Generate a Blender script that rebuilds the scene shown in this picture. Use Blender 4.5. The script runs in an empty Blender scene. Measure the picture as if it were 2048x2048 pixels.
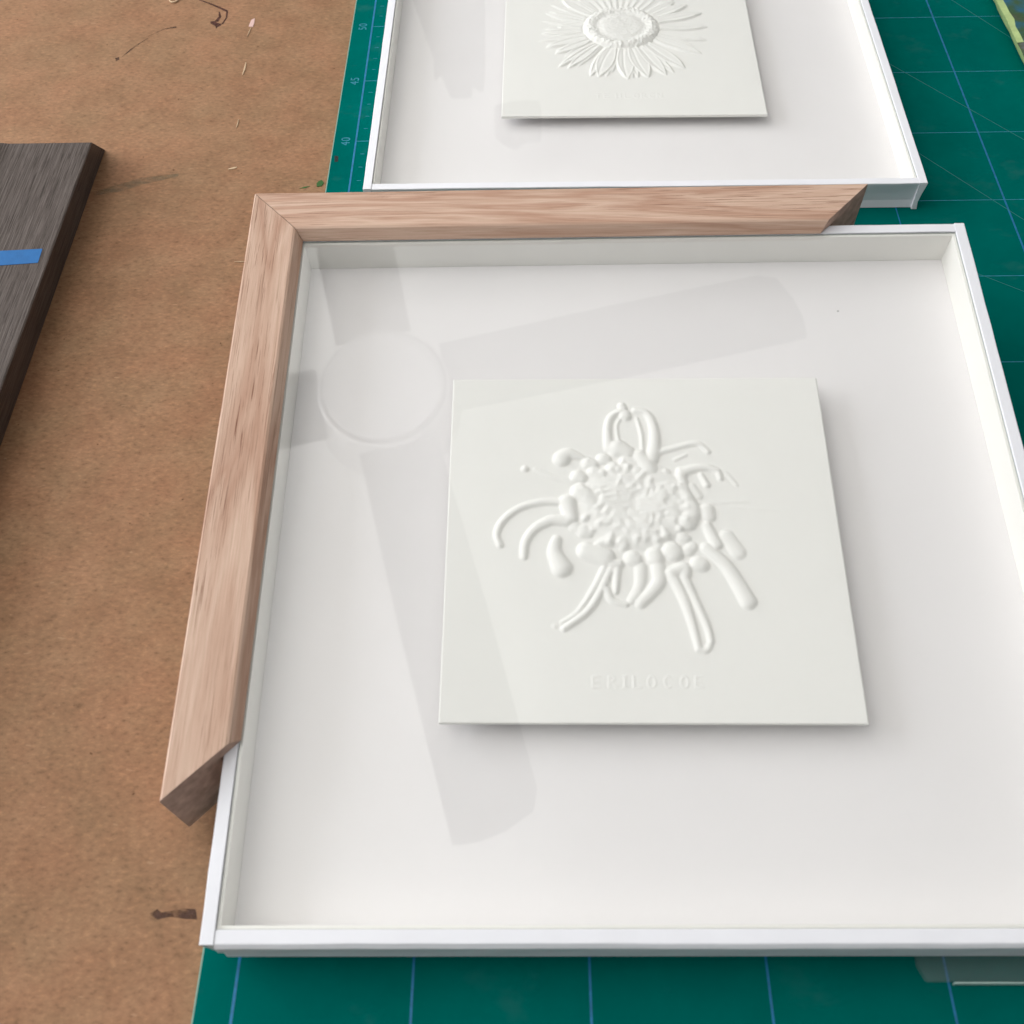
import bpy, bmesh, math, random
import numpy as np
from mathutils import Matrix, Vector, Euler
# ------------------------------------------------------------------ camera, world, lights, exposure
CM = 0.01                                        # everything below is written in centimetres
scene = bpy.context.scene
col = scene.collection
cam_d = bpy.data.cameras.new('camera')
cam = bpy.data.objects.new('camera', cam_d); col.objects.link(cam)
cam.location = (8.532*CM, -5.757*CM, 32.93*CM)
cam.rotation_euler = (0.620421, 0.0209428, 0.0054697)
cam_d.sensor_width = 36; cam_d.lens = 36*2203.04/2048
cam_d.clip_start = 0.01; cam_d.clip_end = 60
cam_d.dof.use_dof = True; cam_d.dof.focus_distance = 0.47; cam_d.dof.aperture_fstop = 21
scene.camera = cam
world = bpy.data.worlds.new('World'); scene.world = world; world.use_nodes = True
bg = world.node_tree.nodes['Background']
bg.inputs['Color'].default_value = (0.93, 0.96, 1.0, 1); bg.inputs['Strength'].default_value = 0.17
def area(name, loc, target, sx, sy, power, color):
    l = bpy.data.lights.new(name, 'AREA'); l.shape = 'RECTANGLE'; l.size = sx*CM; l.size_y = sy*CM
    l.energy = power; l.color = color
    o = bpy.data.objects.new(name, l); col.objects.link(o)
    o.location = Vector(loc)*CM
    o.rotation_euler = (Vector(target)-Vector(loc)).to_track_quat('-Z', 'Y').to_euler()
    return o
# daylight from the window on the left, plus an added up-light that brightens the ceiling
area('window_light', (-150, 52, 58), (12, 26, 2), 150, 95, 33.5, (0.93, 0.96, 1.0))
area('ceiling_fill_light', (-120, 105, 6), (-120, 105.01, 165), 130, 330, 127, (1.0, 0.985, 0.96))
scene.view_settings.view_transform = 'Standard'; scene.view_settings.look = 'None'
scene.view_settings.exposure = 0; scene.view_settings.gamma = 1
scene.render.resolution_x = 1024; scene.render.resolution_y = 1024
# ------------------------------------------------------------------ helpers
def mat_new(name):
    m = bpy.data.materials.new(name); m.use_nodes = True
    nt = m.node_tree; b = nt.nodes['Principled BSDF']
    return m, nt, b
def N(nt, t, **kw):
    n = nt.nodes.new(t)
    for k, v in kw.items():
        if k in n.inputs.keys() if hasattr(n.inputs, 'keys') else False: n.inputs[k].default_value = v
        else: setattr(n, k, v)
    return n
def coords(nt, scale=(1,1,1), rot=(0,0,0), loc=(0,0,0)):
    tc = nt.nodes.new('ShaderNodeTexCoord'); mp = nt.nodes.new('ShaderNodeMapping')
    mp.inputs['Scale'].default_value = scale; mp.inputs['Rotation'].default_value = rot; mp.inputs['Location'].default_value = loc
    nt.links.new(tc.outputs['Object'], mp.inputs['Vector']); return mp.outputs['Vector']
def noise(nt, vec, scale, detail=4, rough=0.55, dist=0.0):
    n = nt.nodes.new('ShaderNodeTexNoise'); n.inputs['Scale'].default_value = scale
    n.inputs['Detail'].default_value = detail; n.inputs['Roughness'].default_value = rough; n.inputs['Distortion'].default_value = dist
    nt.links.new(vec, n.inputs['Vector']); return n.outputs['Fac']
def ramp(nt, fac, stops, interp='LINEAR'):
    r = nt.nodes.new('ShaderNodeValToRGB'); r.color_ramp.interpolation = interp
    els = r.color_ramp.elements
    while len(els) < len(stops): els.new(0.5)
    for e, (p, c) in zip(els, stops):
        e.position = p; e.color = (*c, 1) if len(c) == 3 else c
    nt.links.new(fac, r.inputs['Fac']); return r.outputs['Color']
def mix(nt, fac, a, b, mode='MIX'):
    m = nt.nodes.new('ShaderNodeMix'); m.data_type = 'RGBA'; m.blend_type = mode
    for s, v in ((m.inputs[0], fac), (m.inputs[6], a), (m.inputs[7], b)):
        if hasattr(v, 'links') or isinstance(v, bpy.types.NodeSocket): nt.links.new(v, s)
        elif isinstance(v, (int, float)): s.default_value = v
        else: s.default_value = (*v, 1)
    return m.outputs[2]
def bump(nt, b, h, strength, dist):
    n = nt.nodes.new('ShaderNodeBump'); n.inputs['Strength'].default_value = strength; n.inputs['Distance'].default_value = dist
    nt.links.new(h, n.inputs['Height']); nt.links.new(n.outputs['Normal'], b.inputs['Normal'])
def plain(name, c, rough=0.6, spec=0.5, var=0.0, vs=60, bmp=0, bs=900):
    m, nt, b = mat_new(name)
    b.inputs['Roughness'].default_value = rough; b.inputs['Specular IOR Level'].default_value = spec
    v = coords(nt)
    if var:
        f = noise(nt, v, vs, 5)
        cc = ramp(nt, f, [(0.3, tuple(x*(1-var) for x in c)), (0.7, tuple(min(1, x*(1+var)) for x in c))])
        nt.links.new(cc, b.inputs['Base Color'])
    else: b.inputs['Base Color'].default_value = (*c, 1)
    if bmp: bump(nt, b, noise(nt, v, bs, 3), bmp, 0.0002)
    return m
def mesh_obj(name, verts, faces, m, parent=None, smooth=False, bevel=0, seg=2):
    me = bpy.data.meshes.new(name)
    me.from_pydata([tuple(float(x)*CM for x in v) for v in verts], [], faces); me.update()
    bm = bmesh.new(); bm.from_mesh(me); bmesh.ops.recalc_face_normals(bm, faces=bm.faces); bm.to_mesh(me); bm.free()
    if m: me.materials.append(m)
    if smooth:
        for p in me.polygons: p.use_smooth = True
    o = bpy.data.objects.new(name, me); col.objects.link(o)
    if parent: o.parent = parent
    if bevel:
        md = o.modifiers.new('bevel', 'BEVEL'); md.width = bevel*CM; md.segments = seg; md.limit_method = 'ANGLE'; md.angle_limit = 0.6
        md.harden_normals = False
    return o
def box_vf(x0, x1, y0, y1, z0, z1):
    v = [(x0,y0,z0),(x1,y0,z0),(x1,y1,z0),(x0,y1,z0),(x0,y0,z1),(x1,y0,z1),(x1,y1,z1),(x0,y1,z1)]
    f = [(3,2,1,0),(4,5,6,7),(0,1,5,4),(1,2,6,5),(2,3,7,6),(3,0,4,7)]
    return v, f
def box(name, x0, x1, y0, y1, z0, z1, m, parent=None, bevel=0):
    v, f = box_vf(x0, x1, y0, y1, z0, z1); return mesh_obj(name, v, f, m, parent, bevel=bevel)
def prism(name, pts, z0, z1, m, parent=None, bevel=0):
    n = len(pts); v = [(x,y,z0) for x,y in pts]+[(x,y,z1) for x,y in pts]
    f = [tuple(range(n))[::-1], tuple(range(n,2*n))]+[(i,(i+1)%n,n+(i+1)%n,n+i) for i in range(n)]
    return mesh_obj(name, v, f, m, parent, bevel=bevel)
def loft(name, secs, m, parent=None, bevel=0, caps=True, smooth=False):
    n = len(secs[0]); v = [p for s in secs for p in s]; f = []
    for k in range(len(secs)-1):
        for i in range(n): f.append((k*n+i, k*n+(i+1)%n, (k+1)*n+(i+1)%n, (k+1)*n+i))
    if caps: f += [tuple(range(n))[::-1], tuple(range((len(secs)-1)*n, len(secs)*n))]
    return mesh_obj(name, v, f, m, parent, bevel=bevel, smooth=smooth)
def empty(name, loc=(0,0,0), rot=(0,0,0)):
    o = bpy.data.objects.new(name, None); col.objects.link(o); o.empty_display_size = 0.02
    o.location = Vector(loc)*CM; o.rotation_euler = rot; return o
def tag(o, label=None, cat=None, group=None, kind=None):
    if label: o['label'] = label
    if cat: o['category'] = cat
    if group: o['group'] = group
    if kind: o['kind'] = kind
    return o
# ------------------------------------------------------------------ materials
def make_mdf():
    m, nt, b = mat_new('hardboard')
    v = coords(nt)
    base = ramp(nt, noise(nt, v, 55, 6, 0.7), [(0.3,(0.242,0.129,0.069)),(0.5,(0.278,0.152,0.083)),(0.72,(0.310,0.175,0.098))])
    fleck = ramp(nt, noise(nt, coords(nt, (1,1.7,1), (0,0,0.5)), 420, 3, 0.75), [(0.28,(0.62,0.60,0.58)),(0.42,(0.91,0.91,0.91)),(0.58,(1.05,1.05,1.05)),(0.72,(1.34,1.32,1.28))])
    c = mix(nt, 1.0, base, fleck, 'MULTIPLY')
    dark = ramp(nt, noise(nt, coords(nt, (1,1,1), (0,0,0.2), (3,1,0)), 330, 2, 0.5), [(0.20,(0,0,0)),(0.235,(0,0,0)),(0.27,(1,1,1))])
    c = mix(nt, 1.0, c, ramp(nt, dark, [(0,(0.45,0.38,0.33)),(1,(1,1,1))]), 'MULTIPLY')
    lt = ramp(nt, noise(nt, coords(nt, (1,2.6,1), (0,0,0.9), (7,2,0)), 210, 2, 0.5), [(0.72,(0,0,0)),(0.76,(1,1,1))])
    c = mix(nt, lt, c, (0.34,0.20,0.115))
    warm = noise(nt, v, 34, 4, 0.6)
    c = mix(nt, 1.0, c, ramp(nt, warm, [(0.35,(0.945,0.985,0.98)),(0.65,(1.05,1.0,1.0))]), 'MULTIPLY')
    nt.links.new(c, b.inputs['Base Color'])
    b.inputs['Roughness'].default_value = 0.6; b.inputs['Specular IOR Level'].default_value = 0.15
    bump(nt, b, noise(nt, v, 500, 4, 0.7), 0.25, 0.0002)
    return m
def make_oak(name, axis, seed):
    m, nt, b = mat_new(name)
    def st(s, o=0):
        sc = [1,1,1]; sc[1-axis] = s; sc[2] = s; return coords(nt, tuple(sc), (0,0,0), (seed+o, seed*0.7+o, 0.3))
    big = noise(nt, st(9), 5.5, 3, 0.5, 1.6)
    band = nt.nodes.new('ShaderNodeMath'); band.operation = 'MULTIPLY'; band.inputs[1].default_value = 9.0; nt.links.new(big, band.inputs[0])
    fr = nt.nodes.new('ShaderNodeMath'); fr.operation = 'PINGPONG'; fr.inputs[1].default_value = 1.0; nt.links.new(band.outputs[0], fr.inputs[0])
    c = ramp(nt, fr.outputs[0], [(0.0,(0.46,0.275,0.195)),(0.35,(0.53,0.345,0.255)),(0.8,(0.585,0.40,0.305)),(1.0,(0.61,0.43,0.33))])
    fine = ramp(nt, noise(nt, st(60, 2), 34, 8, 0.8, 0.05), [(0.32,(0.72,0.66,0.61)),(0.46,(0.95,0.94,0.93)),(0.58,(1.04,1.05,1.06)),(0.70,(1.20,1.23,1.26))])
    c = mix(nt, 1.0, c, fine, 'MULTIPLY')
    pore = ramp(nt, noise(nt, st(62, 5), 50, 2, 0.5, 0.03), [(0.355,(0.42,0.30,0.24)),(0.40,(1,1,1))])
    region = ramp(nt, noise(nt, st(6, 9), 9, 2, 0.5), [(0.42,(0.05,0.05,0.05)),(0.58,(1,1,1))])
    pr = mix(nt, region, (1,1,1), pore)
    c = mix(nt, 1.0, c, pr, 'MULTIPLY')
    nt.links.new(c, b.inputs['Base Color'])
    b.inputs['Roughness'].default_value = 0.55; b.inputs['Specular IOR Level'].default_value = 0.3
    bump(nt, b, noise(nt, st(24, 3), 60, 3, 0.6), 0.18, 0.0003)
    return m
def make_grey_wood():
    m, nt, b = mat_new('grey_brown_stained_wood')
    v = coords(nt, (44,1,44), (0,0,0.0))
    c = ramp(nt, noise(nt, v, 34, 5, 0.7, 0.1), [(0.34,(0.040,0.029,0.023)),(0.48,(0.078,0.060,0.052)),(0.66,(0.122,0.099,0.089))])
    c = mix(nt, 1.0, c, ramp(nt, noise(nt, coords(nt,(26,1,26), (0,0,0.0)), 80, 3, 0.6), [(0.36,(0.50,0.45,0.43)),(0.46,(1,1,1))]), 'MULTIPLY')
    nt.links.new(c, b.inputs['Base Color']); b.inputs['Roughness'].default_value = 0.62; b.inputs['Specular IOR Level'].default_value = 0.25
    bump(nt, b, noise(nt, v, 34, 4, 0.6), 0.5, 0.0005)
    return m
def make_mat_green():
    m, nt, b = mat_new('green_cutting_mat_vinyl')
    v = coords(nt)
    c = ramp(nt, noise(nt, v, 22, 4, 0.6), [(0.3,(0.0,0.096,0.084)),(0.7,(0.0,0.118,0.102))])
    sm = ramp(nt, noise(nt, coords(nt,(1,1.4,1),(0,0,0.4)), 34, 4, 0.65), [(0.58,(0,0,0)),(0.74,(0.55,0.55,0.55))])
    c = mix(nt, sm, c, (0.02,0.12,0.11))
    nt.links.new(c, b.inputs['Base Color'])
    b.inputs['Roughness'].default_value = 0.5; b.inputs['Specular IOR Level'].default_value = 0.0
    bump(nt, b, noise(nt, v, 1400, 2, 0.6), 0.25, 0.0001)
    return m
def make_glass():
    m, nt, b = mat_new('thin_picture_glass'); nt.nodes.remove(b)
    out = nt.nodes['Material Output']
    # Schlick reflectance from |N.I|, the same from either side of the pane
    ge = nt.nodes.new('ShaderNodeNewGeometry'); dt = nt.nodes.new('ShaderNodeVectorMath'); dt.operation = 'DOT_PRODUCT'
    nt.links.new(ge.outputs['True Normal'], dt.inputs[0]); nt.links.new(ge.outputs['Incoming'], dt.inputs[1])
    def mth(op, x, y=None):
        n = nt.nodes.new('ShaderNodeMath'); n.operation = op
        for i, q in enumerate((x, y)):
            if q is None: continue
            if isinstance(q, (int, float)): n.inputs[i].default_value = q
            else: nt.links.new(q, n.inputs[i])
        return n.outputs[0]
    pw = mth('POWER', mth('SUBTRACT', 1.0, mth('ABSOLUTE', dt.outputs['Value'])), 5.0)
    refl = mth('MINIMUM', mth('ADD', mth('MULTIPLY', pw, 0.92), 0.078), 1.0)
    tr = nt.nodes.new('ShaderNodeBsdfTransparent'); tr.inputs['Color'].default_value = (0.975,0.975,0.972,1)
    gl = nt.nodes.new('ShaderNodeBsdfGlossy'); gl.inputs['Roughness'].default_value = 0.0
    mx = nt.nodes.new('ShaderNodeMixShader')
    nt.links.new(refl, mx.inputs[0])
    nt.links.new(tr.outputs[0], mx.inputs[1]); nt.links.new(gl.outputs[0], mx.inputs[2]); nt.links.new(mx.outputs[0], out.inputs[0])
    t2 = bpy.data.materials.new('glass_underside'); t2.use_nodes = True
    n2 = t2.node_tree; n2.nodes.remove(n2.nodes['Principled BSDF']); q = n2.nodes.new('ShaderNodeBsdfTransparent')
    n2.links.new(q.outputs[0], n2.nodes['Material Output'].inputs[0])
    return m, t2
def make_paint():
    m, nt, b = mat_new('blue_and_green_artist_paint')
    v = coords(nt)
    f = noise(nt, coords(nt,(1,1,1),(0,0,0.3),(0.021,0.013,0)), 42, 5, 0.6, 0.8)
    c = ramp(nt, f, [(0.30,(0.02,0.055,0.16)),(0.40,(0.01,0.10,0.17)),(0.50,(0.03,0.085,0.03)),(0.58,(0.045,0.07,0.028)),(0.66,(0.09,0.10,0.10)),(0.74,(0.16,0.21,0.26))])
    # the far end of the panel is blue, the near end olive
    tc = nt.nodes.new('ShaderNodeTexCoord'); sp = nt.nodes.new('ShaderNodeSeparateXYZ'); nt.links.new(tc.outputs['Object'], sp.inputs[0])
    g = ramp(nt, sp.outputs['Y'], [(0.478,(0,0,0)),(0.492,(1,1,1))])
    c = mix(nt, mix(nt, 0.75, (0,0,0), g), c, (0.012,0.085,0.19))
    nt.links.new(c, b.inputs['Base Color']); b.inputs['Roughness'].default_value = 0.45
    bump(nt, b, f, 0.6, 0.002)
    return m
M_MDF = make_mdf()
M_OAK_V = make_oak('pale_oak_grain_lengthwise', 1, 1.3)
M_OAK_H = make_oak('pale_oak_grain_crosswise', 0, 4.1)
M_OAK_END = plain('sawn_oak_end_grain', (0.44,0.30,0.24), 0.75, 0.2, 0.25, 260, 0.5, 900)
M_GREYWOOD = make_grey_wood()
M_MAT = make_mat_green()
M_LINE = plain('blue_printed_line', (0.0,0.13,0.29), 0.45, 0.4, 0.25, 300)
M_FAINT = plain('faint_green_printed_line', (0.012,0.15,0.15), 0.45, 0.4)
M_THIN = plain('pale_blue_printed_line', (0.01,0.18,0.27), 0.45, 0.4, 0.3, 300)
M_EDGE = plain('cut_edge_of_mat', (0.20,0.36,0.30), 0.6)
M_WRAP = plain('white_wrapping_paper', (0.78,0.78,0.82), 0.65, 0.25, 0.02, 40, 0.25, 260)
M_LINER = plain('warm_white_board', (0.86,0.85,0.81), 0.7, 0.25, 0.01, 60, 0.08, 700)
M_BACK = plain('white_backing_board', (0.82,0.80,0.805), 0.75, 0.2, 0.008, 30, 0.06, 700)
M_CARD = plain('ivory_cotton_paper', (0.845,0.84,0.81), 0.8, 0.15, 0.006, 30, 0.12, 1200)
M_GLASS, M_GLASS2 = make_glass()
M_GEDGE = plain('green_glass_edge', (0.42,0.46,0.43), 0.25, 0.5)
M_TAPE = plain('blue_masking_tape', (0.010,0.115,0.33), 0.6, 0.3, 0.10, 200, 0.3, 500)
M_PAINT = make_paint()
M_LIME = plain('pale_lime_canvas_edge', (0.37,0.47,0.20), 0.7, 0.3, 0.18, 120, 0.3, 400)
M_CEIL = plain('white_ceiling_paint', (0.84,0.84,0.82), 0.9, 0.1)
M_FAN = plain('brushed_grey_fan_blade', (0.085,0.085,0.085), 0.7, 0.2)
M_FANC = plain('frosted_light_cover', (0.42,0.42,0.425), 0.45, 0.4)
M_FANW = plain('pale_grey_fan_housing', (0.66,0.66,0.66), 0.25, 0.9)
M_SILHOUETTE = plain('grey_silhouette', (0.10,0.10,0.10), 0.9, 0.1)  # shared by the two silhouettes added for the far reflection
M_SPLINT = plain('pale_wood_splinter', (0.55,0.40,0.26), 0.7, 0.2)
M_PINK = plain('pale_pink_paper', (0.62,0.42,0.38), 0.7, 0.2)
M_INK = plain('dark_brown_ink', (0.075,0.028,0.02), 0.6, 0.2, 0.3, 400)
M_STAIN = plain('brown_stain', (0.10,0.05,0.035), 0.6, 0.2, 0.2, 300)
def speckle_alpha(m, lo, hi, sc):
    nt = m.node_tree; b = nt.nodes['Principled BSDF']
    nt.links.new(ramp(nt, noise(nt, coords(nt), sc, 4, 0.7), [(0.38,(lo,)*3),(0.60,(hi,)*3)]), b.inputs['Alpha'])
speckle_alpha(M_STAIN, 0.15, 0.85, 260); speckle_alpha(M_INK, 0.6, 1.0, 300)
M_LEAF = plain('dark_green_scrap', (0.03,0.10,0.02), 0.6, 0.3)
M_BLACK = plain('black_ink', (0.008,0.01,0.01), 0.5, 0.3)
M_BLOCK = plain('grey_board_block', (0.35,0.34,0.32), 0.8, 0.2)
def make_smear():
    m, nt, b = mat_new('green_pencil_smear')
    b.inputs['Base Color'].default_value = (0.17,0.19,0.12,1); b.inputs['Roughness'].default_value = 0.7
    f = ramp(nt, noise(nt, coords(nt,(1,3,1)), 180, 4, 0.7), [(0.35,(0.06,)*3),(0.7,(0.34,)*3)])
    nt.links.new(f, b.inputs['Alpha']); return m
M_SMEAR = make_smear()
# ------------------------------------------------------------------ the setting: hardboard worktop, ceiling
ZB = -0.30
tag(box('tabletop', -60, 70, -40, 110, -2.2, ZB, M_MDF), kind='structure')
tag(box('ceiling', -260, 260, -160, 430, 166, 172, M_CEIL), kind='structure')
def decals(name, polys, z, m, parent, th=0.004):
    V = []; F = []
    for p in polys:
        a = len(V); n = len(p)
        V += [(x,y,z) for x,y in p]+[(x,y,z+th) for x,y in p]
        F += [tuple(range(a,a+n))[::-1], tuple(range(a+n,a+2*n))]+[(a+i,a+(i+1)%n,a+n+(i+1)%n,a+n+i) for i in range(n)]
    return mesh_obj(name, V, F, m, parent)
def strip(pts, w):
    """polygon along a polyline, w = width or list of widths"""
    L = []; R_ = []
    for i,(x,y) in enumerate(pts):
        a = pts[max(0,i-1)]; b = pts[min(len(pts)-1,i+1)]; d = math.hypot(b[0]-a[0], b[1]-a[1]) or 1
        nx, ny = -(b[1]-a[1])/d, (b[0]-a[0])/d; ww = (w[i] if isinstance(w,(list,tuple)) else w)/2
        L.append((x+nx*ww, y+ny*ww)); R_.append((x-nx*ww, y-ny*ww))
    return L+R_[::-1]
desk = bpy.data.objects['tabletop']
decals('ink_mark', [strip([(-10.2,53.6),(-9.4,53.1),(-8.9,52.75),(-8.28,52.28)],[.06,.11,.14,.16]),
                    strip([(-8.28,52.28),(-8.22,51.6),(-8.36,50.98)],[.1,.09,.10]),
                    strip([(-8.72,52.25),(-8.60,51.75),(-8.72,51.25)],[.07,.15,.22]),
                    [(-9.05,51.28),(-8.85,51.32),(-8.6,51.1),(-8.36,51.02),(-8.42,50.84),(-8.55,50.72),(-8.62,50.55),(-8.70,50.80),(-9.02,51.08)]], ZB, M_INK, desk)
decals('stain_mark', [strip([(-13.25,48.0),(-12.9,48.7),(-12.6,49.2),(-12.2,49.75)],[.05,.09,.05,.03]), strip([(-12.2,49.95),(-11.5,50.6),(-10.85,50.78)],[.02,.05,.16]),
                      [(-13.6,47.9),(-13.4,48.0),(-13.35,47.75),(-13.5,47.6)],
                      [(-2.95,3.45),(-2.75,3.60),(-2.6,3.50),(-2.3,3.56),(-2.0,3.62),(-1.6,3.6),(-1.5,3.3),(-1.9,3.32),(-2.3,3.38),(-2.7,3.30)]], ZB, M_STAIN, desk)
decals('green_smear', [strip([(-12.1,36.7),(-11.0,37.1),(-10.1,37.55),(-8.4,38.0)],[.3,.55,.5,.2])], ZB, M_SMEAR, desk)
# ------------------------------------------------------------------ cutting mat
mat = empty('cutting_mat', (0,0,ZB))
tag(mat, 'green self healing cutting mat printed with blue measuring lines, under both white trays', 'cutting mat')
def mchild(o): o.location = (0,0,-ZB*CM); return o
MX0, MX1, MY0, MY1 = -1.06, 62.0, -14.0, 91.0
mchild(box('mat_sheet', MX0, MX1, MY0, MY1, ZB+0.002, 0, M_MAT, mat))
mchild(box('mat_edge', MX0-0.05, MX0-0.001, MY0, MY1, ZB+0.002, -0.03, M_EDGE, mat))
mchild(decals('border_line', [strip([(0,-2),(0,90)],0.085)], 0.0005, M_LINE, mat))
thick = [strip([(x,-2),(x,90)],0.075) for x in (5,10,15,20)]+[strip([(30,-2),(30,90)],0.085)]+[strip([(25,-2),(25,90)],0.06)]
mchild(decals('grid_line', thick, 0.0008, M_LINE, mat))
thin = [strip([(0.05,y),(60,y)],0.045) for y in range(0,91,5)]+[strip([(x,-2),(x,90)],0.05) for x in (35,40,45,50,55,60)]
mchild(decals('cross_line', thin, 0.0012, M_THIN, mat))
diag = [strip([(23.5,50.0),(40,29.4)],0.035), strip([(22.0,44.9),(34.5,28.3)],0.035), strip([(25.5,31.6),(33.5,26.2)],0.03), strip([(26.5,59.7),(37.0,42.3)],0.035)]
mchild(decals('diagonal_line', diag, 0.0016, M_FAINT, mat))
ticks = []
for i in range(30, 90):
    L = 1.05 if i%5 == 0 else 0.26
    ticks.append([(0.02 if i%5==0 else 0.30,i-0.015),(L+.0 if i%5==0 else 0.50,i-0.015),(L if i%5==0 else 0.50,i+0.015),(0.02 if i%5==0 else 0.30,i+0.015)])
mchild(decals('scale_tick', ticks, 0.0020, M_THIN, mat))
def text(name, body, size, loc, rot, m, parent, ext=0.0):
    cu = bpy.data.curves.new(name, 'FONT'); cu.body = body; cu.size = size*CM; cu.align_x = 'CENTER'; cu.align_y = 'CENTER'
    cu.extrude = ext*CM; cu.space_character = 1.1
    t = bpy.data.objects.new(name, cu); col.objects.link(t)
    dg = bpy.context.evaluated_depsgraph_get(); me = bpy.data.meshes.new_from_object(t.evaluated_get(dg))
    bpy.data.objects.remove(t); me.materials.clear(); me.materials.append(m)
    o = bpy.data.objects.new(name, me); col.objects.link(o); o.parent = parent
    o.location = Vector(loc)*CM; o.rotation_euler = rot; return o
for n in (50,45,40,35,30):
    text('scale_number', str(n), 0.62, (-0.48, n, 0.3025), (0,0,math.pi/2), M_THIN, mat)
decs = decals('ink_blot', [[(-.93,38.9),(-.75,38.85),(-.72,38.45),(-.88,38.4)]], 0.0005, M_BLACK, mat); mchild(decs)
# ------------------------------------------------------------------ relief on the cards
def add_stroke(T, X, Y, pts, r0, r1, hf, hard=False):
    H = np.zeros_like(T)
    P = [np.array(p) for p in pts]
    seg = [np.linalg.norm(P[i+1]-P[i]) for i in range(len(P)-1)]; tot = sum(seg) or 1; acc = 0
    R = max(r0, r1)
    for i in range(len(P)-1):
        a, b = P[i], P[i+1]
        x0, x1 = min(a[0],b[0])-R, max(a[0],b[0])+R; y0, y1 = min(a[1],b[1])-R, max(a[1],b[1])+R
        ix = np.where((X[0] >= x0)&(X[0] <= x1))[0]; iy = np.where((Y[:,0] >= y0)&(Y[:,0] <= y1))[0]
        if len(ix) == 0 or len(iy) == 0: acc += seg[i]; continue
        sx = slice(ix[0], ix[-1]+1); sy = slice(iy[0], iy[-1]+1)
        x = X[sy,sx]; y = Y[sy,sx]; d = b-a; L2 = max(d@d, 1e-9)
        t = np.clip(((x-a[0])*d[0]+(y-a[1])*d[1])/L2, 0, 1)
        dist = np.hypot(x-a[0]-t*d[0], y-a[1]-t*d[1])
        s = (acc+t*seg[i])/tot; r = r0+(r1-r0)*s
        u = np.clip(1-(dist/r)**2, 0, 1)
        h = hf*(0.045+0.42*r)*u**0.62
        H[sy,sx] = np.maximum(H[sy,sx], h); acc += seg[i]
    if hard: np.maximum(T, H, out=T)
    else: T[:] = np.power(T**5+H**5, 0.2)
def blur(H, k=1):
    for _ in range(k):
        P = np.pad(H, 1, mode='edge')
        H = (P[:-2,1:-1]+P[2:,1:-1]+P[1:-1,:-2]+P[1:-1,2:]+2*P[1:-1,1:-1])/6
    return H
def curve(cx, cy, rx, ry, a0, a1, n=10):
    return [(cx+rx*math.cos(math.radians(a0+(a1-a0)*i/n)), cy+ry*math.sin(math.radians(a0+(a1-a0)*i/n))) for i in range(n+1)]
def glyph(ch, x, y, h, w):
    b, t, m_ = y-h/2, y+h/2, y
    l, r = x-w/2, x+w/2
    G = {'E': [[(l,b),(l,t)],[(l,t),(r,t)],[(l,m_),(r-.05,m_)],[(l,b),(r,b)]],
         'R': [[(l,b),(l,t)],curve(l,y+h/4,w*.8,h/4,90,-90),[(l+w*.3,m_),(r,b)]],
         'I': [[(x,b),(x,t)],[(x-.06,b),(x+.06,b)],[(x-.06,t),(x+.06,t)]],
         'P': [[(l,b),(l,t)],curve(l,y+h/4,w*.8,h/4,90,-90)],
         'L': [[(l,b),(l,t)],[(l,b),(r,b)]],
         'T': [[(x,b),(x,t)],[(l,t),(r,t)]],
         'H': [[(l,b),(l,t)],[(r,b),(r,t)],[(l,m_),(r,m_)]],
         'N': [[(l,b),(l,t)],[(r,b),(r,t)],[(l,t),(r,b)]],
         'O': [curve(x,y,w/2,h/2,0,360,18)],
         'C': [curve(x,y,w/2,h/2,50,310,14)]}
    return G[ch]
def letters(H, X, Y, word, xs, y, h):
    for ch, x in zip(word, xs):
        for st in glyph(ch, x, y, h, 0.22):
            add_stroke(H, X, Y, st, 0.028, 0.028, 0.30)
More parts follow.
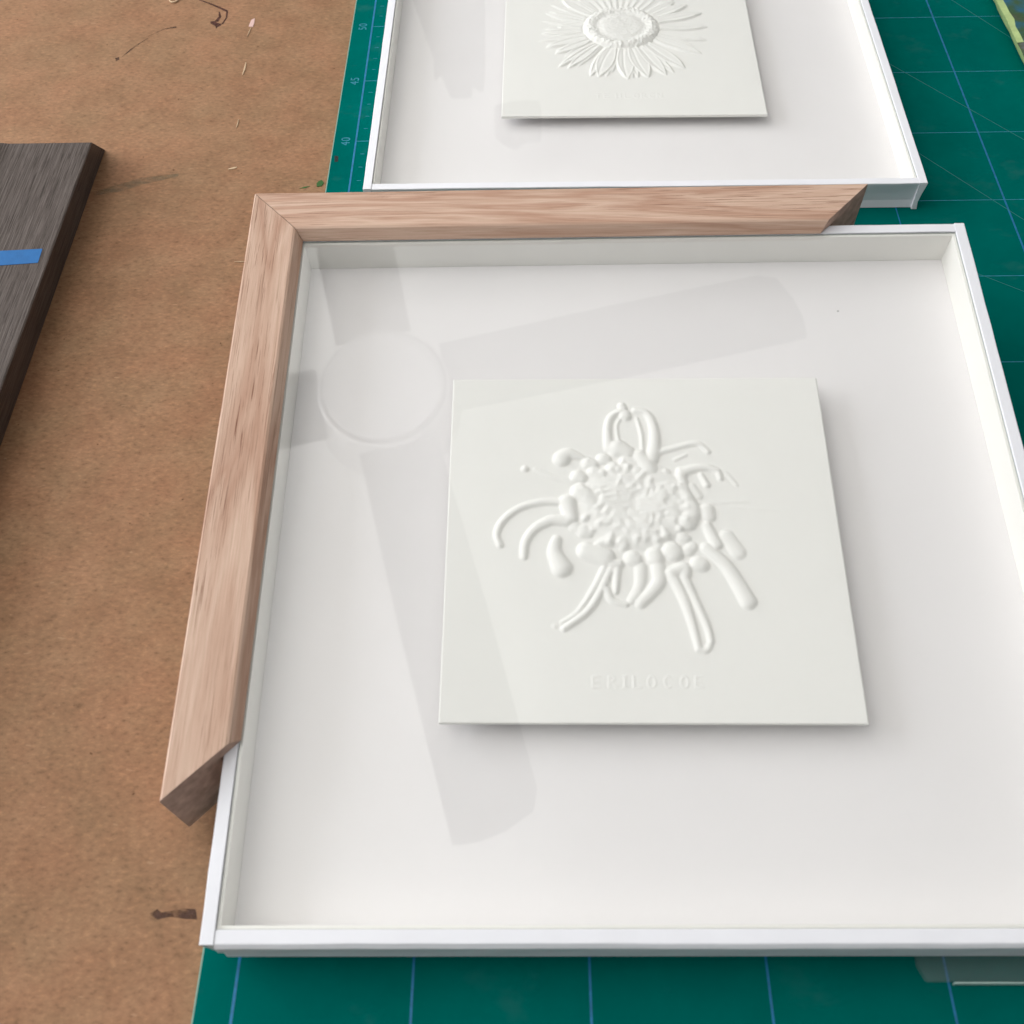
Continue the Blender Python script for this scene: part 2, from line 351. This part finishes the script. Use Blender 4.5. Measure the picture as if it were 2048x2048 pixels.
def relief_a(X, Y):
    H = np.zeros_like(X)
    c = (-0.22, 1.20)
    rnd = random.Random(5)
    r = np.hypot((X-c[0])/1.95, (Y-c[1])/1.75)
    dome = 0.115*np.clip(1-r**7, 0, 1)*(1-0.28*np.exp(-(r/0.42)**2))
    W = np.zeros_like(H)
    for k in range(80):                                        # fine petals curling in the heart of the bloom
        a = rnd.uniform(0, 2*math.pi); q0 = rnd.uniform(0.06, 0.40); q1 = q0+rnd.uniform(0.25, 0.5)
        da = rnd.choice((-1,1))*rnd.uniform(0.3, 1.5)
        pts = [(c[0]+1.75*q*math.cos(a+da*s), c[1]+1.55*q*math.sin(a+da*s)) for q, s in ((q0,0),((q0+q1)/2,.6),(q1,1))]
        add_stroke(W, X, Y, pts, 0.03, rnd.uniform(0.05, 0.10), rnd.uniform(0.6, 1.2), True)
    H = np.maximum(H, dome+0.75*blur(W, 1)*(r < 1.05))
    for k in range(70):                                        # plump petals packed round it
        a = rnd.uniform(0, 2*math.pi); q = 0.50+0.55*math.sqrt(rnd.random()); rr = rnd.uniform(0.11, 0.20)
        x, y = c[0]+1.75*q*math.cos(a), c[1]+1.55*q*math.sin(a); b_a = a+rnd.uniform(-.6,.6); ln = rnd.uniform(0.1, 0.4)
        add_stroke(H, X, Y, [(x,y),(x-ln*math.cos(b_a),y-ln*math.sin(b_a))], rr, rr*0.55, rnd.uniform(1.1, 1.5), True)
    H = blur(H, 4)
    def smooth(P, m=5):
        if len(P) < 3: return P
        Q = [P[0]]+list(P)+[P[-1]]; out = []
        for i in range(1, len(Q)-2):
            for k in range(m):
                t = k/m; a, b, c_, d = Q[i-1], Q[i], Q[i+1], Q[i+2]
                out.append(tuple(0.5*((2*b[j])+(-a[j]+c_[j])*t+(2*a[j]-5*b[j]+4*c_[j]-d[j])*t*t+(-a[j]+3*b[j]-3*c_[j]+d[j])*t**3) for j in (0,1)))
        return out+[P[-1]]
    for pts, rr, hf in STROKES:
        pts = smooth([tuple(p) for p in pts])
        if len(pts) == 1: pts = pts*2
        add_stroke(H, X, Y, pts, rr[0], rr[-1], hf*0.82)
    H = blur(H, 2)
    letters(H, X, Y, 'ERILOCOE', (-1.66,-1.16,-0.78,-0.40,0.04,0.55,1.05,1.50), -5.06, 0.36)
    return blur(H, 1)
def petal(H, X, Y, c, tip, r0, W, hf):
    d = np.array(tip)-np.array(c); L = np.hypot(*d); d = d/L
    s = ((X-c[0])*d[0]+(Y-c[1])*d[1]); w = (-(X-c[0])*d[1]+(Y-c[1])*d[0])
    t = np.clip((s-r0)/(L-r0), 0, 1)**1.25; ins = (s > r0*0.9)&(s < L)
    half = W*(np.sin(math.pi*np.clip(t*0.93+0.07,0,1)**0.95))**0.75+1e-4
    e = half-np.abs(w)
    body = np.clip(e/0.035, 0, 1)**0.7
    rim = np.exp(-((e-0.05)/0.035)**2)
    crease = np.exp(-((w+0.25*W*np.sin(3*t))/0.04)**2)
    h = hf*(0.060*body+0.026*rim*body-0.022*crease*body*(t > 0.05))*np.clip((1-t)*4+0.35, 0, 1)
    h = np.where(ins&(e > 0), h, 0)
    return np.where(h > 0.004, np.maximum(H*0.35, h)+0*H, H) if hf > 1.05 else np.maximum(H, h)
def relief_b(X, Y):
    H = np.zeros_like(X); c = (-0.33, 1.05); rnd = random.Random(11)
    back = []
    for k in range(34):
        a = 2*math.pi*k/34+rnd.uniform(-.07,.07); R = rnd.uniform(3.9, 4.45)
        back.append((c[0]+R*math.cos(a), c[1]+R*math.sin(a)*1.02))
    for t in back: H = petal(H, X, Y, c, t, 1.5, rnd.uniform(0.16, 0.26), 0.75)
    tips = [(-3.64,-2.43,.22),(-3.16,-2.52,.26),(-2.03,-3.21,.30),(-1.62,-3.26,.46),(0.06,-3.45,.25),(0.35,-3.41,.25),(-0.18,-3.48,.46),(0.86,-3.37,.46),(2.16,-2.98,.22),(1.76,-3.18,.36),(2.72,-2.61,.40),
            (3.67,-1.35,.32),(4.02,-0.13,.34),(4.18,1.12,.34),(4.01,2.45,.34),(3.28,3.27,.34),(2.61,3.56,.3),(-4.08,2.74,.26),(-4.18,2.42,.2),(-3.7,1.21,.3),(-4.48,0.63,.3),(-4.23,-0.61,.3),(-3.79,-1.23,.28),(-3.4,3.9,.4),(-2.2,4.5,.4)]
    for k in range(9): tips.append((c[0]+4.3*math.cos(math.radians(60+8*k)), c[1]+4.3*math.sin(math.radians(60+8*k)), .36))
    for i,(x,y,w) in enumerate(tips): H = petal(H, X, Y, c, (x,y), 1.5, w, 1.1+0.25*rnd.random())
    r = np.hypot((X-c[0])/2.02, (Y-c[1])/1.95)
    disc = 0.20*np.clip((1-r**8), 0, 1)*(r < 1)
    disc += 0.06*np.exp(-((r-0.83)/0.13)**2)*(r < 1)
    disc -= 0.05*np.exp(-((r-0.60)/0.10)**2)
    disc += 0.045*np.exp(-(np.hypot(X-c[0]+0.45, Y-c[1]-0.05)/0.75)**2)
    rs = np.random.RandomState(3)
    nz = blur(rs.rand(*X.shape), 2); nz = (nz-nz.mean())/nz.std()
    disc += np.where(r < 1.0, 0.012*nz*np.clip(1.2-np.abs(r-0.83)/0.35, 0.5, 1), 0)
    H = np.where(r < 1.0, np.maximum(disc, H*0.2), H)
    for k in range(230):
        a = rnd.uniform(0, 2*math.pi); q = rnd.gauss(0.86, 0.09)
        x, y = c[0]+2.02*q*math.cos(a), c[1]+1.95*q*math.sin(a)
        add = 0.30
        H2 = np.zeros_like(H); rr = rnd.uniform(0.045, 0.075)
        ix = np.searchsorted(X[0], x); iy = np.searchsorted(Y[:,0], y); w = 6
        sx = slice(max(0,ix-w), ix+w); sy = slice(max(0,iy-w), iy+w)
        dd = (X[sy,sx]-x)**2+(Y[sy,sx]-y)**2
        H[sy,sx] += 0.05*np.clip(1-dd/rr**2, 0, 1)
    H = blur(H, 2)
    letters(H, X, Y, 'TEHLORCN', (-1.68,-1.27,-0.69,-0.26,0.18,0.55,0.95,1.32), -4.84, 0.34)
    return blur(H, 1)
STROKES = [([[-1.007,3.432],[-1.027,4.19],[-0.893,4.72],[-0.563,4.964]],[0.162,0.113],1),([[-0.666,3.715],[-0.701,4.382],[-0.49,4.72]],[0.065,0.049],0.8),([[-0.391,4.788],[-0.36,4.749]],[0.219,0.194],1),([[-0.491,5.179],[-0.43,5.081]],[0.154,0.13],1),([[0.436,2.967],[0.564,3.528],[0.576,4.287],[0.361,4.866],[-0.037,5.003]],[0.243,0.113],1),([[0.149,3.246],[0.14,4.0],[0.006,4.653]],[0.081,0.065],0.9),([[0.025,3.106],[0.339,2.553]],[0.259,0.308],1.1),([[-2.636,3.009],[-2.397,3.196],[-1.886,3.01]],[0.308,0.097],1),([[-3.896,2.609],[-3.873,2.591]],[0.13,0.113],1),([[-3.542,2.592],[-2.992,2.318],[-2.29,2.091]],[0.081,0.13],0.5),([[-2.645,1.282],[-3.302,1.307],[-4.073,1.074],[-4.604,0.615],[-4.822,0.094],[-4.698,-0.317]],[0.146,0.113],1),([[-2.496,0.579],[-2.993,0.603],[-3.528,0.314],[-3.866,-0.203],[-3.913,-0.738]],[0.211,0.121],1),([[-2.842,-0.114],[-2.904,-0.582],[-2.681,-1.151]],[0.162,0.34],1),([[-1.864,-0.535],[-1.269,-0.786]],[0.324,0.356],1),([[-2.468,1.283],[-2.342,0.71]],[0.308,0.243],1.1),([[-2.022,1.686],[-1.641,1.33]],[0.34,0.275],1.1),([[-2.092,2.292],[-1.976,2.228]],[0.259,0.227],1.1),([[-1.731,2.825],[-1.575,2.779]],[0.243,0.211],1),([[-1.216,2.984],[-1.138,2.947]],[0.243,0.227],1),([[-0.691,3.413],[-0.38,3.245]],[0.356,0.275],1.1),([[-0.887,2.642],[-0.794,2.615]],[0.259,0.227],1),([[-1.542,2.458],[-1.387,2.366]],[0.259,0.243],1),([[-1.431,0.365],[-1.071,1.021]],[0.13,0.146],1.1),([[-0.387,0.848],[-0.238,-0.274]],[0.121,0.138],1),([[-0.345,0.936],[0.11,-0.06]],[0.073,0.097],1),([[-1.475,1.912],[-0.961,2.23]],[0.081,0.13],1),([[1.38,2.326],[1.626,2.527],[2.257,2.639],[2.652,2.493]],[0.194,0.113],1),([[1.391,2.509],[1.459,1.694],[1.684,0.986],[1.489,0.531]],[0.146,0.34],1.05),([[0.996,0.983],[1.101,0.808]],[0.324,0.292],1),([[2.081,2.346],[2.248,1.948]],[0.097,0.121],0.9),([[2.692,2.402],[2.73,2.193]],[0.113,0.097],0.9),([[2.94,2.402],[3.252,1.95]],[0.065,0.065],0.5),([[0.445,3.172],[1.207,3.416],[2.008,3.604],[2.395,3.268]],[0.13,0.097],0.8),([[1.22,2.95],[1.625,3.155]],[0.065,0.057],0.6),([[1.93,1.233],[3.545,1.326]],[0.081,0.049],0.3),([[2.992,1.112],[4.805,0.951]],[0.049,0.032],0.35),([[2.181,0.987],[2.216,0.725]],[0.259,0.227],0.8),([[2.138,0.377],[2.391,-0.307]],[0.178,0.211],0.9),([[2.751,-0.007],[3.078,-0.599]],[0.243,0.259],0.55),([[2.044,-0.435],[2.598,-1.019],[2.982,-1.758],[3.237,-2.362]],[0.194,0.275],0.9),([[0.833,-1.359],[1.19,-2.213],[1.422,-3.165],[1.551,-3.955]],[0.211,0.113],0.95),([[1.238,-1.398],[1.55,-2.291],[1.855,-3.162],[1.947,-3.706]],[0.162,0.113],0.95),([[1.549,-3.978],[1.796,-4.014],[1.944,-3.745]],[0.105,0.105],0.8),([[0.87,-1.359],[1.29,-1.15],[1.312,-1.398]],[0.227,0.194],1),([[-0.893,-1.243],[-0.96,-2.022]],[0.146,0.097],1),([[-1.26,-1.942],[-1.086,-2.322],[-0.651,-2.464]],[0.146,0.097],0.9),([[-0.123,-1.156],[-0.187,-1.815],[-0.462,-2.302]],[0.211,0.146],0.7),([[0.435,-1.154],[0.407,-1.73],[-0.173,-2.397]],[0.243,0.194],0.9),([[-1.277,-1.12],[-1.665,-1.904],[-2.192,-2.712],[-2.706,-3.072]],[0.13,0.057],0.9),([[-1.132,-1.285],[-1.484,-2.065],[-1.9,-2.71],[-2.634,-3.284]],[0.146,0.113],1),([[-2.939,-3.191],[-2.924,-3.207]],[0.081,0.081],0.4),([[-0.371,-0.824],[-0.298,-0.865]],[0.292,0.259],0.9),([[0.345,-0.695],[0.376,-0.821]],[0.292,0.292],1),([[0.914,-0.549],[0.984,-0.633]],[0.34,0.324],1),([[1.743,-1.023],[1.852,-1.064]],[0.275,0.259],0.9),([[-1.051,-1.036],[-0.827,-1.035]],[0.194,0.178],1),([[1.317,-0.055],[1.39,-0.098]],[0.227,0.194],0.8),([[1.437,-0.564],[1.597,-0.394]],[0.194,0.194],0.7),([[-1.929,0.19],[-1.777,0.148]],[0.259,0.211],0.8),([[-1.522,-0.364],[-1.101,-0.107]],[0.146,0.211],1),([[-0.651,-0.233],[-0.615,-0.276]],[0.194,0.178],0.8),([[0.965,1.828],[1.039,1.783]],[0.259,0.227],1),([[0.597,1.424],[1.209,2.054]],[0.073,0.113],1),([[0.881,2.462],[0.934,2.435]],[0.146,0.13],1),([[1.039,0.373],[1.11,0.287]],[0.227,0.211],0.8),([[0.475,-0.314],[0.504,-0.331]],[0.178,0.178],0.8),([[0.807,0.286],[0.843,0.243]],[0.162,0.162],0.8),([[0.4,1.335],[0.889,1.873]],[0.049,0.073],0.9),([[-1.748,1.866],[-1.656,1.777]],[0.146,0.146],0.9),([[-1.762,1.063],[-1.647,1.02]],[0.211,0.178],0.8),([[-0.469,2.966],[-0.157,2.874]],[0.194,0.194],0.9),([[0.485,2.324],[0.599,2.279]],[0.162,0.162],0.8),([[0.052,2.233],[0.154,1.871]],[0.13,0.13],0.8),([[-1.015,0.28],[-1.18,-0.236]],[0.162,0.194],0.9),([[-2.231,0.362],[-2.08,0.276]],[0.211,0.194],0.6),([[1.949,1.517],[1.74,1.875]],[0.13,0.146],0.6)]
def card(name, w, d, fn, parent, loc, rot, th=0.12, n=430):
    xs = np.linspace(-w/2, w/2, n); ys = np.linspace(-d/2, d/2, n); X, Y = np.meshgrid(xs, ys)
    H = fn(X, Y)
    edge = np.minimum(np.minimum(X+w/2, w/2-X), np.minimum(Y+d/2, d/2-Y))
    H = np.where(edge < 0.001, -0.012, H)
    V = np.stack([X, Y, H], -1).reshape(-1,3)
    i = np.arange(n*n).reshape(n,n)
    F = np.stack([i[:-1,:-1], i[:-1,1:], i[1:,1:], i[1:,:-1]], -1).reshape(-1,4)
    ring = list(i[0,:])+list(i[1:,-1])+list(i[-1,-2::-1])+list(i[-2:0:-1,0])
    low = V[ring].copy(); low[:,2] = -th; base = len(V); V = np.vstack([V, low]); m_ = len(ring)
    side = [(ring[(k+1)%m_], ring[k], base+k, base+(k+1)%m_) for k in range(m_)]
    faces = F.tolist()+side+[tuple(base+k for k in range(m_))[::-1]]
    me = bpy.data.meshes.new(name); me.from_pydata((V*CM).tolist(), [], faces); me.update(); me.materials.append(M_CARD)
    sm = np.zeros(len(me.polygons), dtype=bool); sm[:len(F)] = True; me.polygons.foreach_set('use_smooth', sm)
    o = bpy.data.objects.new(name, me); col.objects.link(o); o.parent = parent
    o.location = Vector(loc)*CM; o.rotation_euler = (0,0,rot); return o
# ------------------------------------------------------------------ shadow box trays
def tray(loc, rot, w, d, h, floor, wall, glass_n, L, splay):
    t = empty('shadow_box_tray', loc, rot)
    def side(axis, flip):
        # cross-section (offset from the outside, height); the wrapped paper bows in a little below the lip
        prof = [(0.13,-h),(0.16,-h*0.72),(0.10,-h*0.42),(0.015,-0.14),(0.0,-0.03),(0.02,0.0),(L,0.0),(L,-h)]
        n = 26; secs = []; rnd = random.Random(3+axis*2+flip)
        for k in range(n+1):
            s = k/n; wob = [0.012*math.sin(7*s+flip+axis)+rnd.uniform(-.014,.014) for _ in range(3)]
            run = s*d if axis == 1 else L+0.003+s*(w-2*L-0.006)
            sec = []
            for j,(o,z) in enumerate(prof):
                if axis == 0 and not flip and j < 4: o = o-(0.11+splay)*(1 if j == 0 else (0.9,0.9,0.9,0.45)[j])
                oo = o+(wob[1] if j in (1,2) else 0)+(wob[0]*0.6 if j in (3,4,5) else 0); zz = z+(wob[2]*0.5 if z == 0 else 0)-(0.012 if axis == 0 and z > -.1 else 0)
                if axis == 1: sec.append(((w-oo) if flip else oo, run, zz))
                else: sec.append((run, (d-oo) if flip else oo, zz))
            secs.append(sec)
        return loft('side_wall', secs, M_WRAP, t, bevel=0.05, smooth=False)
    for ax in (1,0):
        for fl in (0,1): side(ax, fl)
    # inner liner: a ledge that carries the glass, then the inside wall
    def ring(o, z): return [(o,o,z),(w-o,o,z),(w-o,d-o,z),(o,d-o,z)]
    ln = glass_n-0.05
    rings = [ring(L+0.004,-h+0.05), ring(L+0.004,ln), ring(wall-0.01,ln), ring(wall,ln-0.02), ring(wall+0.015,floor), ring(wall+0.015,-h+0.05)]
    V = [p for r in rings for p in r]; F = []
    for k in range(len(rings)):
        k2 = (k+1)%len(rings)
        for i in range(4): F.append((k*4+i, k*4+(i+1)%4, k2*4+(i+1)%4, k2*4+i))
    mesh_obj('inner_liner', V, F, M_LINER, t)
    box('backing_panel', wall+0.02, w-wall-0.02, wall+0.02, d-wall-0.02, -h+0.03, floor-0.002, M_BACK, t)
    box('base_panel', L+0.005, w-L-0.005, L+0.005, d-L-0.005, -h+0.005, -h+0.028, M_WRAP, t)
    g = L+0.02
    v, f = box_vf(g, w-g, g, d-g, glass_n-0.045, glass_n)
    go = mesh_obj('glass_pane', v, f, M_GLASS, t)
    go.data.materials.append(M_GLASS2); go.data.materials.append(M_GEDGE)
    for p in go.data.polygons:
        nz = p.normal.z
        p.material_index = 0 if nz > .5 else (1 if nz < -.5 else 2)
    return t
# near tray: its far edge is propped up
TA = tray((-0.646,1.985,2.047), (0.114,-0.002,0.001), 25.58, 25.63, 1.55, -1.42, 0.52, -0.06, 0.40, 0.13)
tag(TA, 'near white shadow box tray holding the raised chrysanthemum card, half inside the oak frame', 'shadow box')
card('embossed_card', 12.95, 12.75, relief_a, TA, (12.76,12.73,-0.70), -0.008)
box('spacer_block', 8.6, 16.8, 8.6, 16.6, -1.42, -0.83, M_BACK, TA)
box('dust_speck', 20.69, 20.75, 22.62, 22.64, -1.42, -1.405, M_BLACK, TA)
TB = tray((0.98,34.50,1.46), (0,0,-0.0040), 25.05, 25.2, 1.44, -1.24, 0.48, -0.06, 0.38, -0.11)
tag(TB, 'far white shadow box tray holding the raised sunflower card, cut off by the picture top', 'shadow box')
card('embossed_card', 12.77, 12.85, relief_b, TB, (12.53,12.56,-0.66), -0.0084)
box('spacer_block', 8.4, 16.6, 8.0, 16.0, -1.24, -0.79, M_BACK, TB)
# ------------------------------------------------------------------ oak corner of a picture frame, resting on the near tray
FR = empty('oak_frame_corner', (-0.646,1.985,2.047), (0.114,-0.002,0.001))
tag(FR, 'unfinished pale oak frame corner with two open mitred ends lying over the near tray', 'picture frame')
FX, FY0, FY1, FX1 = -1.475, 3.726, 27.134, 22.033
PROF = [(0.03,-2.46),(0.0,-2.42),(0.0,0.55),(0.015,0.595),(0.06,0.612),(1.64,0.50),(1.72,0.46),(1.955,0.06),(1.95,0.02),(1.40,0.02),(1.40,-2.42),(1.37,-2.46)]
def rail(vertical):
    n = 24; secs = []
    for k in range(n+1):
        s = k/n; sec = []
        for q, z in PROF:
            if vertical:
                a, b = FY0+q, FY1-q-0.018; sec.append((FX+q, a+(b-a)*s, z))
            else:
                a, b = FX+q+0.012, FX1-q; sec.append((a+(b-a)*s, FY1-q, z))
        secs.append(sec)
    o = loft('frame_rail', secs, M_OAK_V if vertical else M_OAK_H, FR)
    o.data.materials.append(M_OAK_END)
    for p in o.data.polygons:
        if len(p.vertices) > 4: p.material_index = 1
    return o
rail(True); rail(False)
# what carries the raised tray (seen only from lower viewpoints)
sb = mesh_obj('prop_block', [(4,9,0.004),(21,9,0.004),(21,25,0.004),(4,25,0.004),(4,9,1.20),(21,9,1.20),(21,25,3.02),(4,25,3.02)],
     [(3,2,1,0),(4,5,6,7),(0,1,5,4),(1,2,6,5),(2,3,7,6),(3,0,4,7)], M_BLOCK)
tag(sb, 'grey sloping board block tucked beneath the near tray, propping up its far edge', 'block')
# clear sheet peeking out below the near tray
M_ACR, nt_, b_ = mat_new('clear_acrylic')
b_.inputs['Base Color'].default_value = (0.30,0.36,0.36,1); b_.inputs['Roughness'].default_value = 0.25; b_.inputs['Alpha'].default_value = 0.13; b_.inputs['Specular IOR Level'].default_value = 0.6
M_ACE = plain('bright_acrylic_edge', (0.42,0.56,0.52), 0.3, 0.5)
ac = empty('acrylic_sheet', (19.2,1.5,0))
tag(ac, 'clear acrylic offcut poking out under the near tray at the lower right', 'plastic sheet')
sheet = prism('sheet', [(19.36-19.2,0.0),(24,-0.03),(24,6.5),(0.1,6.5),(-0.02,0.40)], 0.006, 0.22, M_ACR, ac)
box('sheet_edge', 0.9, 24, -0.075, -0.032, 0.01, 0.23, M_ACE, ac)
# ------------------------------------------------------------------ dark grey moulding with tape at the left
pk = empty('grey_wood_moulding', (-14,30,ZB))
tag(pk, 'dark grey stained wood moulding with a strip of blue tape, at the left edge of the picture', 'moulding')
def pk_sec(y_top, y_bot):
    prof = [(-12.38,ZB+0.01),(-12.32,0.0),(-12.03,1.46),(-12.08,1.50),(-15.9,1.50),(-16.4,1.56),(-16.9,2.0),(-17.6,2.3),(-20.5,2.3),(-20.5,ZB+0.01)]
    return [(x+14, y_bot+(y_top-y_bot)*max(0,min(1,(z-ZB)/1.8))-30, z-ZB) for x, z in prof]
loft('moulding_body', [pk_sec(4.0,4.0), pk_sec(14,14), pk_sec(26,26), pk_sec(38.12,40.0)], M_GREYWOOD, pk)
tp = decals('painters_tape', [[(-12.45+14,30.75-30),(-12.42+14,29.87-30),(-13.2+14,29.80-30),(-15.6+14,29.6-30),(-15.7+14,30.62-30),(-14.0+14,30.66-30)]], 1.5-ZB+0.004, M_TAPE, pk, 0.012)
# ------------------------------------------------------------------ painted panel at the upper right
pp = empty('painted_panel', (33,48,0))
tag(pp, 'blue and olive painted canvas panel with a pale lime edge, upper right corner', 'painting')
rnd = random.Random(8)
edge = [(0.42-0.012*k+rnd.uniform(-.03,.03), -13+k*0.7) for k in range(40)]
V = []; F = []
for k,(x,y) in enumerate(edge): V += [(x+.35,y,0.10),(x-.02,y,0.80),(x+.25+rnd.uniform(0,.12),y,0.84),(22,y,0.82),(22,y,0.10)]
for k in range(len(edge)-1):
    for i in range(5): F.append((k*5+i, k*5+(i+1)%5, (k+1)*5+(i+1)%5, (k+1)*5+i))
F += [tuple(range(5))[::-1], tuple(range((len(edge)-1)*5, len(edge)*5))]
po = mesh_obj('canvas', V, F, M_PAINT, pp); po.data.materials.append(M_LIME)
for p in po.data.polygons:
    if p.center.x < 0.62*CM and abs(p.normal.x) > 0.2 or (p.center.x < 0.5*CM and p.center.y > -2*CM): p.material_index = 1
crumple = [[(0.55,-1.6),(0.8,-1.1),(1.1,-1.35),(0.95,-2.4),(1.0,-4.0),(1.5,-5.6),(1.25,-6.2),(0.75,-4.6),(0.45,-3.1),(0.50,-2.2)]]
M_BG = plain('thick_blue_grey_paint', (0.10,0.17,0.26), 0.4, 0.5, 0.75, 260, 0.9, 260)
decals('paint_ridge', crumple, 0.835, M_BG, pp, 0.07)
# ------------------------------------------------------------------ scraps on the worktop
def scrap(name, pts, m, label, cat, h=0.03, group=None, z=ZB):
    x = sum(p[0] for p in pts)/len(pts); y = sum(p[1] for p in pts)/len(pts)
    o = prism(name, [(a-x,b-y) for a,b in pts], 0.002, h, m); o.location = (x*CM, y*CM, z*CM)
    tag(o, label, cat, group); return o
scrap('paper_scrap', [(-6.86,50.7),(-6.80,51.35),(-6.64,51.5),(-6.60,51.1),(-6.62,50.65)], M_PINK, 'small pale pink paper scrap right of the brown ink mark', 'scrap', 0.02)
def spl(a, b, w, label):
    scrap('wood_splinter', strip([a, ((a[0]+b[0])/2+w*.3,(a[1]+b[1])/2), b], [w*.5,w,w*.4]), M_SPLINT, label, 'splinter', 0.035, 'pale wood splinters on the board')
spl((-6.50,47.25),(-6.52,46.15),0.08,'upright pale splinter below the pink paper scrap')
spl((-6.72,50.6),(-6.80,49.7),0.035,'hair thin splinter hanging just under the pink paper scrap')
spl((-6.05,38.35),(-5.65,38.5),0.12,'wide tan wood chip between the moulding and the frame corner')
spl((-4.75,31.8),(-4.15,31.82),0.035,'thin pale sliver touching the outside of the frame')
spl((-6.15,42.3),(-6.15,41.6),0.04,'tiny pale splinter standing halfway between the ink mark and the frame corner')
scrap('green_scrap', [(-1.62,36.95),(-1.40,37.0),(-1.32,37.25),(-1.45,37.45),(-1.58,37.35),(-1.66,37.2)], M_LEAF, 'dark green paint crumb beside the mat corner above the frame', 'scrap', 0.03)
scrap('green_scrap', [(-2.45,36.85),(-2.15,36.88),(-1.95,37.02),(-2.2,36.98)], M_LEAF, 'flat dark green fleck just behind the frame corner', 'scrap', 0.015)
rv = []; rf = []
for i in range(24):
    a = 2*math.pi*i/24
    for j in range(6):
        b = 2*math.pi*j/6; rr = 0.27+0.045*math.cos(b); rv.append((rr*math.cos(a)*0.9, rr*math.sin(a)*1.2, 0.045+0.045*math.sin(b)))
for i in range(24):
    for j in range(6): rf.append((i*6+j, ((i+1)%24)*6+j, ((i+1)%24)*6+(j+1)%6, i*6+(j+1)%6))
rg = mesh_obj('curled_shaving', rv, rf, M_SPLINT, smooth=True); rg.location = (-11.47*CM, 53.55*CM, ZB*CM)
tag(rg, 'ring shaped pale wood shaving at the top edge of the picture', 'shaving')
# ------------------------------------------------------------------ ceiling fan mirrored in the near glass
HF = 130
fan = empty('ceiling_fan', (-16.5,89.5,HF)); fan.rotation_euler = (0,0,math.radians(12.7))
tag(fan, 'grey four blade ceiling fan mirrored in the glass of the near tray', 'ceiling fan')
def disc(name, r0, r1, z0, z1, m, parent, n=64):
    v = [(r0*math.cos(2*math.pi*i/n), r0*math.sin(2*math.pi*i/n), z0) for i in range(n)]+[(r1*math.cos(2*math.pi*i/n), r1*math.sin(2*math.pi*i/n), z1) for i in range(n)]
    f = [tuple(range(n))[::-1], tuple(range(n,2*n))]+[(i,(i+1)%n,n+(i+1)%n,n+i) for i in range(n)]
    return mesh_obj(name, v, f, m, parent, bevel=0.4)
disc('light_cover', 9.9, 10.0, -2.2, -1.5, M_FANC, fan)
disc('trim_ring', 10.45, 10.5, -1.48, -1.28, M_FAN, fan)
disc('motor_housing', 10.9, 12.2, -1.25, 9.0, M_FANW, fan)
disc('down_rod', 2.0, 2.0, 9.05, 33.0, M_FANW, fan, 24)
disc('ceiling_rose', 6.5, 8.0, 33.1, 35.95, M_FANW, fan)
for k in range(4):
    a = math.radians(90*k+(2.5 if k == 3 else 0)); ca, sa = math.cos(a), math.sin(a)
    ex = 2.6 if k == 3 else 0
    pts = [(10.5,-6.4),(10.5,6.4),(40,6.9),(66+ex,6.9),(69+ex,5.6),(70.6+ex,1),(71+ex,-3),(70.5+ex,-6.6),(40,-6.8)]
    prism('fan_blade', [(x*ca-y*sa, x*sa+y*ca) for x,y in pts], -0.5, 0.3, M_FAN, fan)
# grey silhouettes made up for their reflections in the far glass
hg = mesh_obj('reflection_silhouette', [(x,y,z) for y in (0,6) for x,z in [(-26,90),(-20,114),(-15.8,131),(-16.4,133),(-16.2,136.2),(-14.6,134.6),(-12.3,141.4),(-7.2,141.4),(-6.6,138.2),(-4.0,139.8),(-3.4,136.2),(-2.6,114),(-2.6,90)]],
    [tuple(range(13)), tuple(range(13,26))[::-1]]+[(i,(i+1)%13,13+(i+1)%13,13+i) for i in range(13)], M_SILHOUETTE)
hg.location = (0, 250*CM, 0); tag(hg, 'tall grey cloth added for its reflection in the far glass, left of the sunflower card', 'cutout')
h2 = mesh_obj('reflection_blob', [(x,y,z) for y in (0,6) for x,z in [(-1.3,147.6),(3.2,146.5),(6.4,146.2),(10.6,146.4),(11.3,149),(11.1,155),(6.8,155.5),(4.2,157.6),(1.0,156),(-1.2,153.4)]],
    [tuple(range(10)), tuple(range(10,20))[::-1]]+[(i,(i+1)%10,10+(i+1)%10,10+i) for i in range(10)], M_SILHOUETTE)
h2.location = (0, 250*CM, 0); tag(h2, 'small grey blob added for its reflection in the far glass, just below the sunflower card corner', 'silhouette')  # invented outline, present only to be mirrored
# keep modifiers, check nothing stays unlabelled
for o in list(scene.objects):
    if o.type in {'MESH','EMPTY'} and o.parent is None and 'label' not in o and 'kind' not in o: print('NO LABEL', o.name)
scene.render.engine = 'CYCLES'
scene.cycles.max_bounces = 10; scene.cycles.transparent_max_bounces = 12
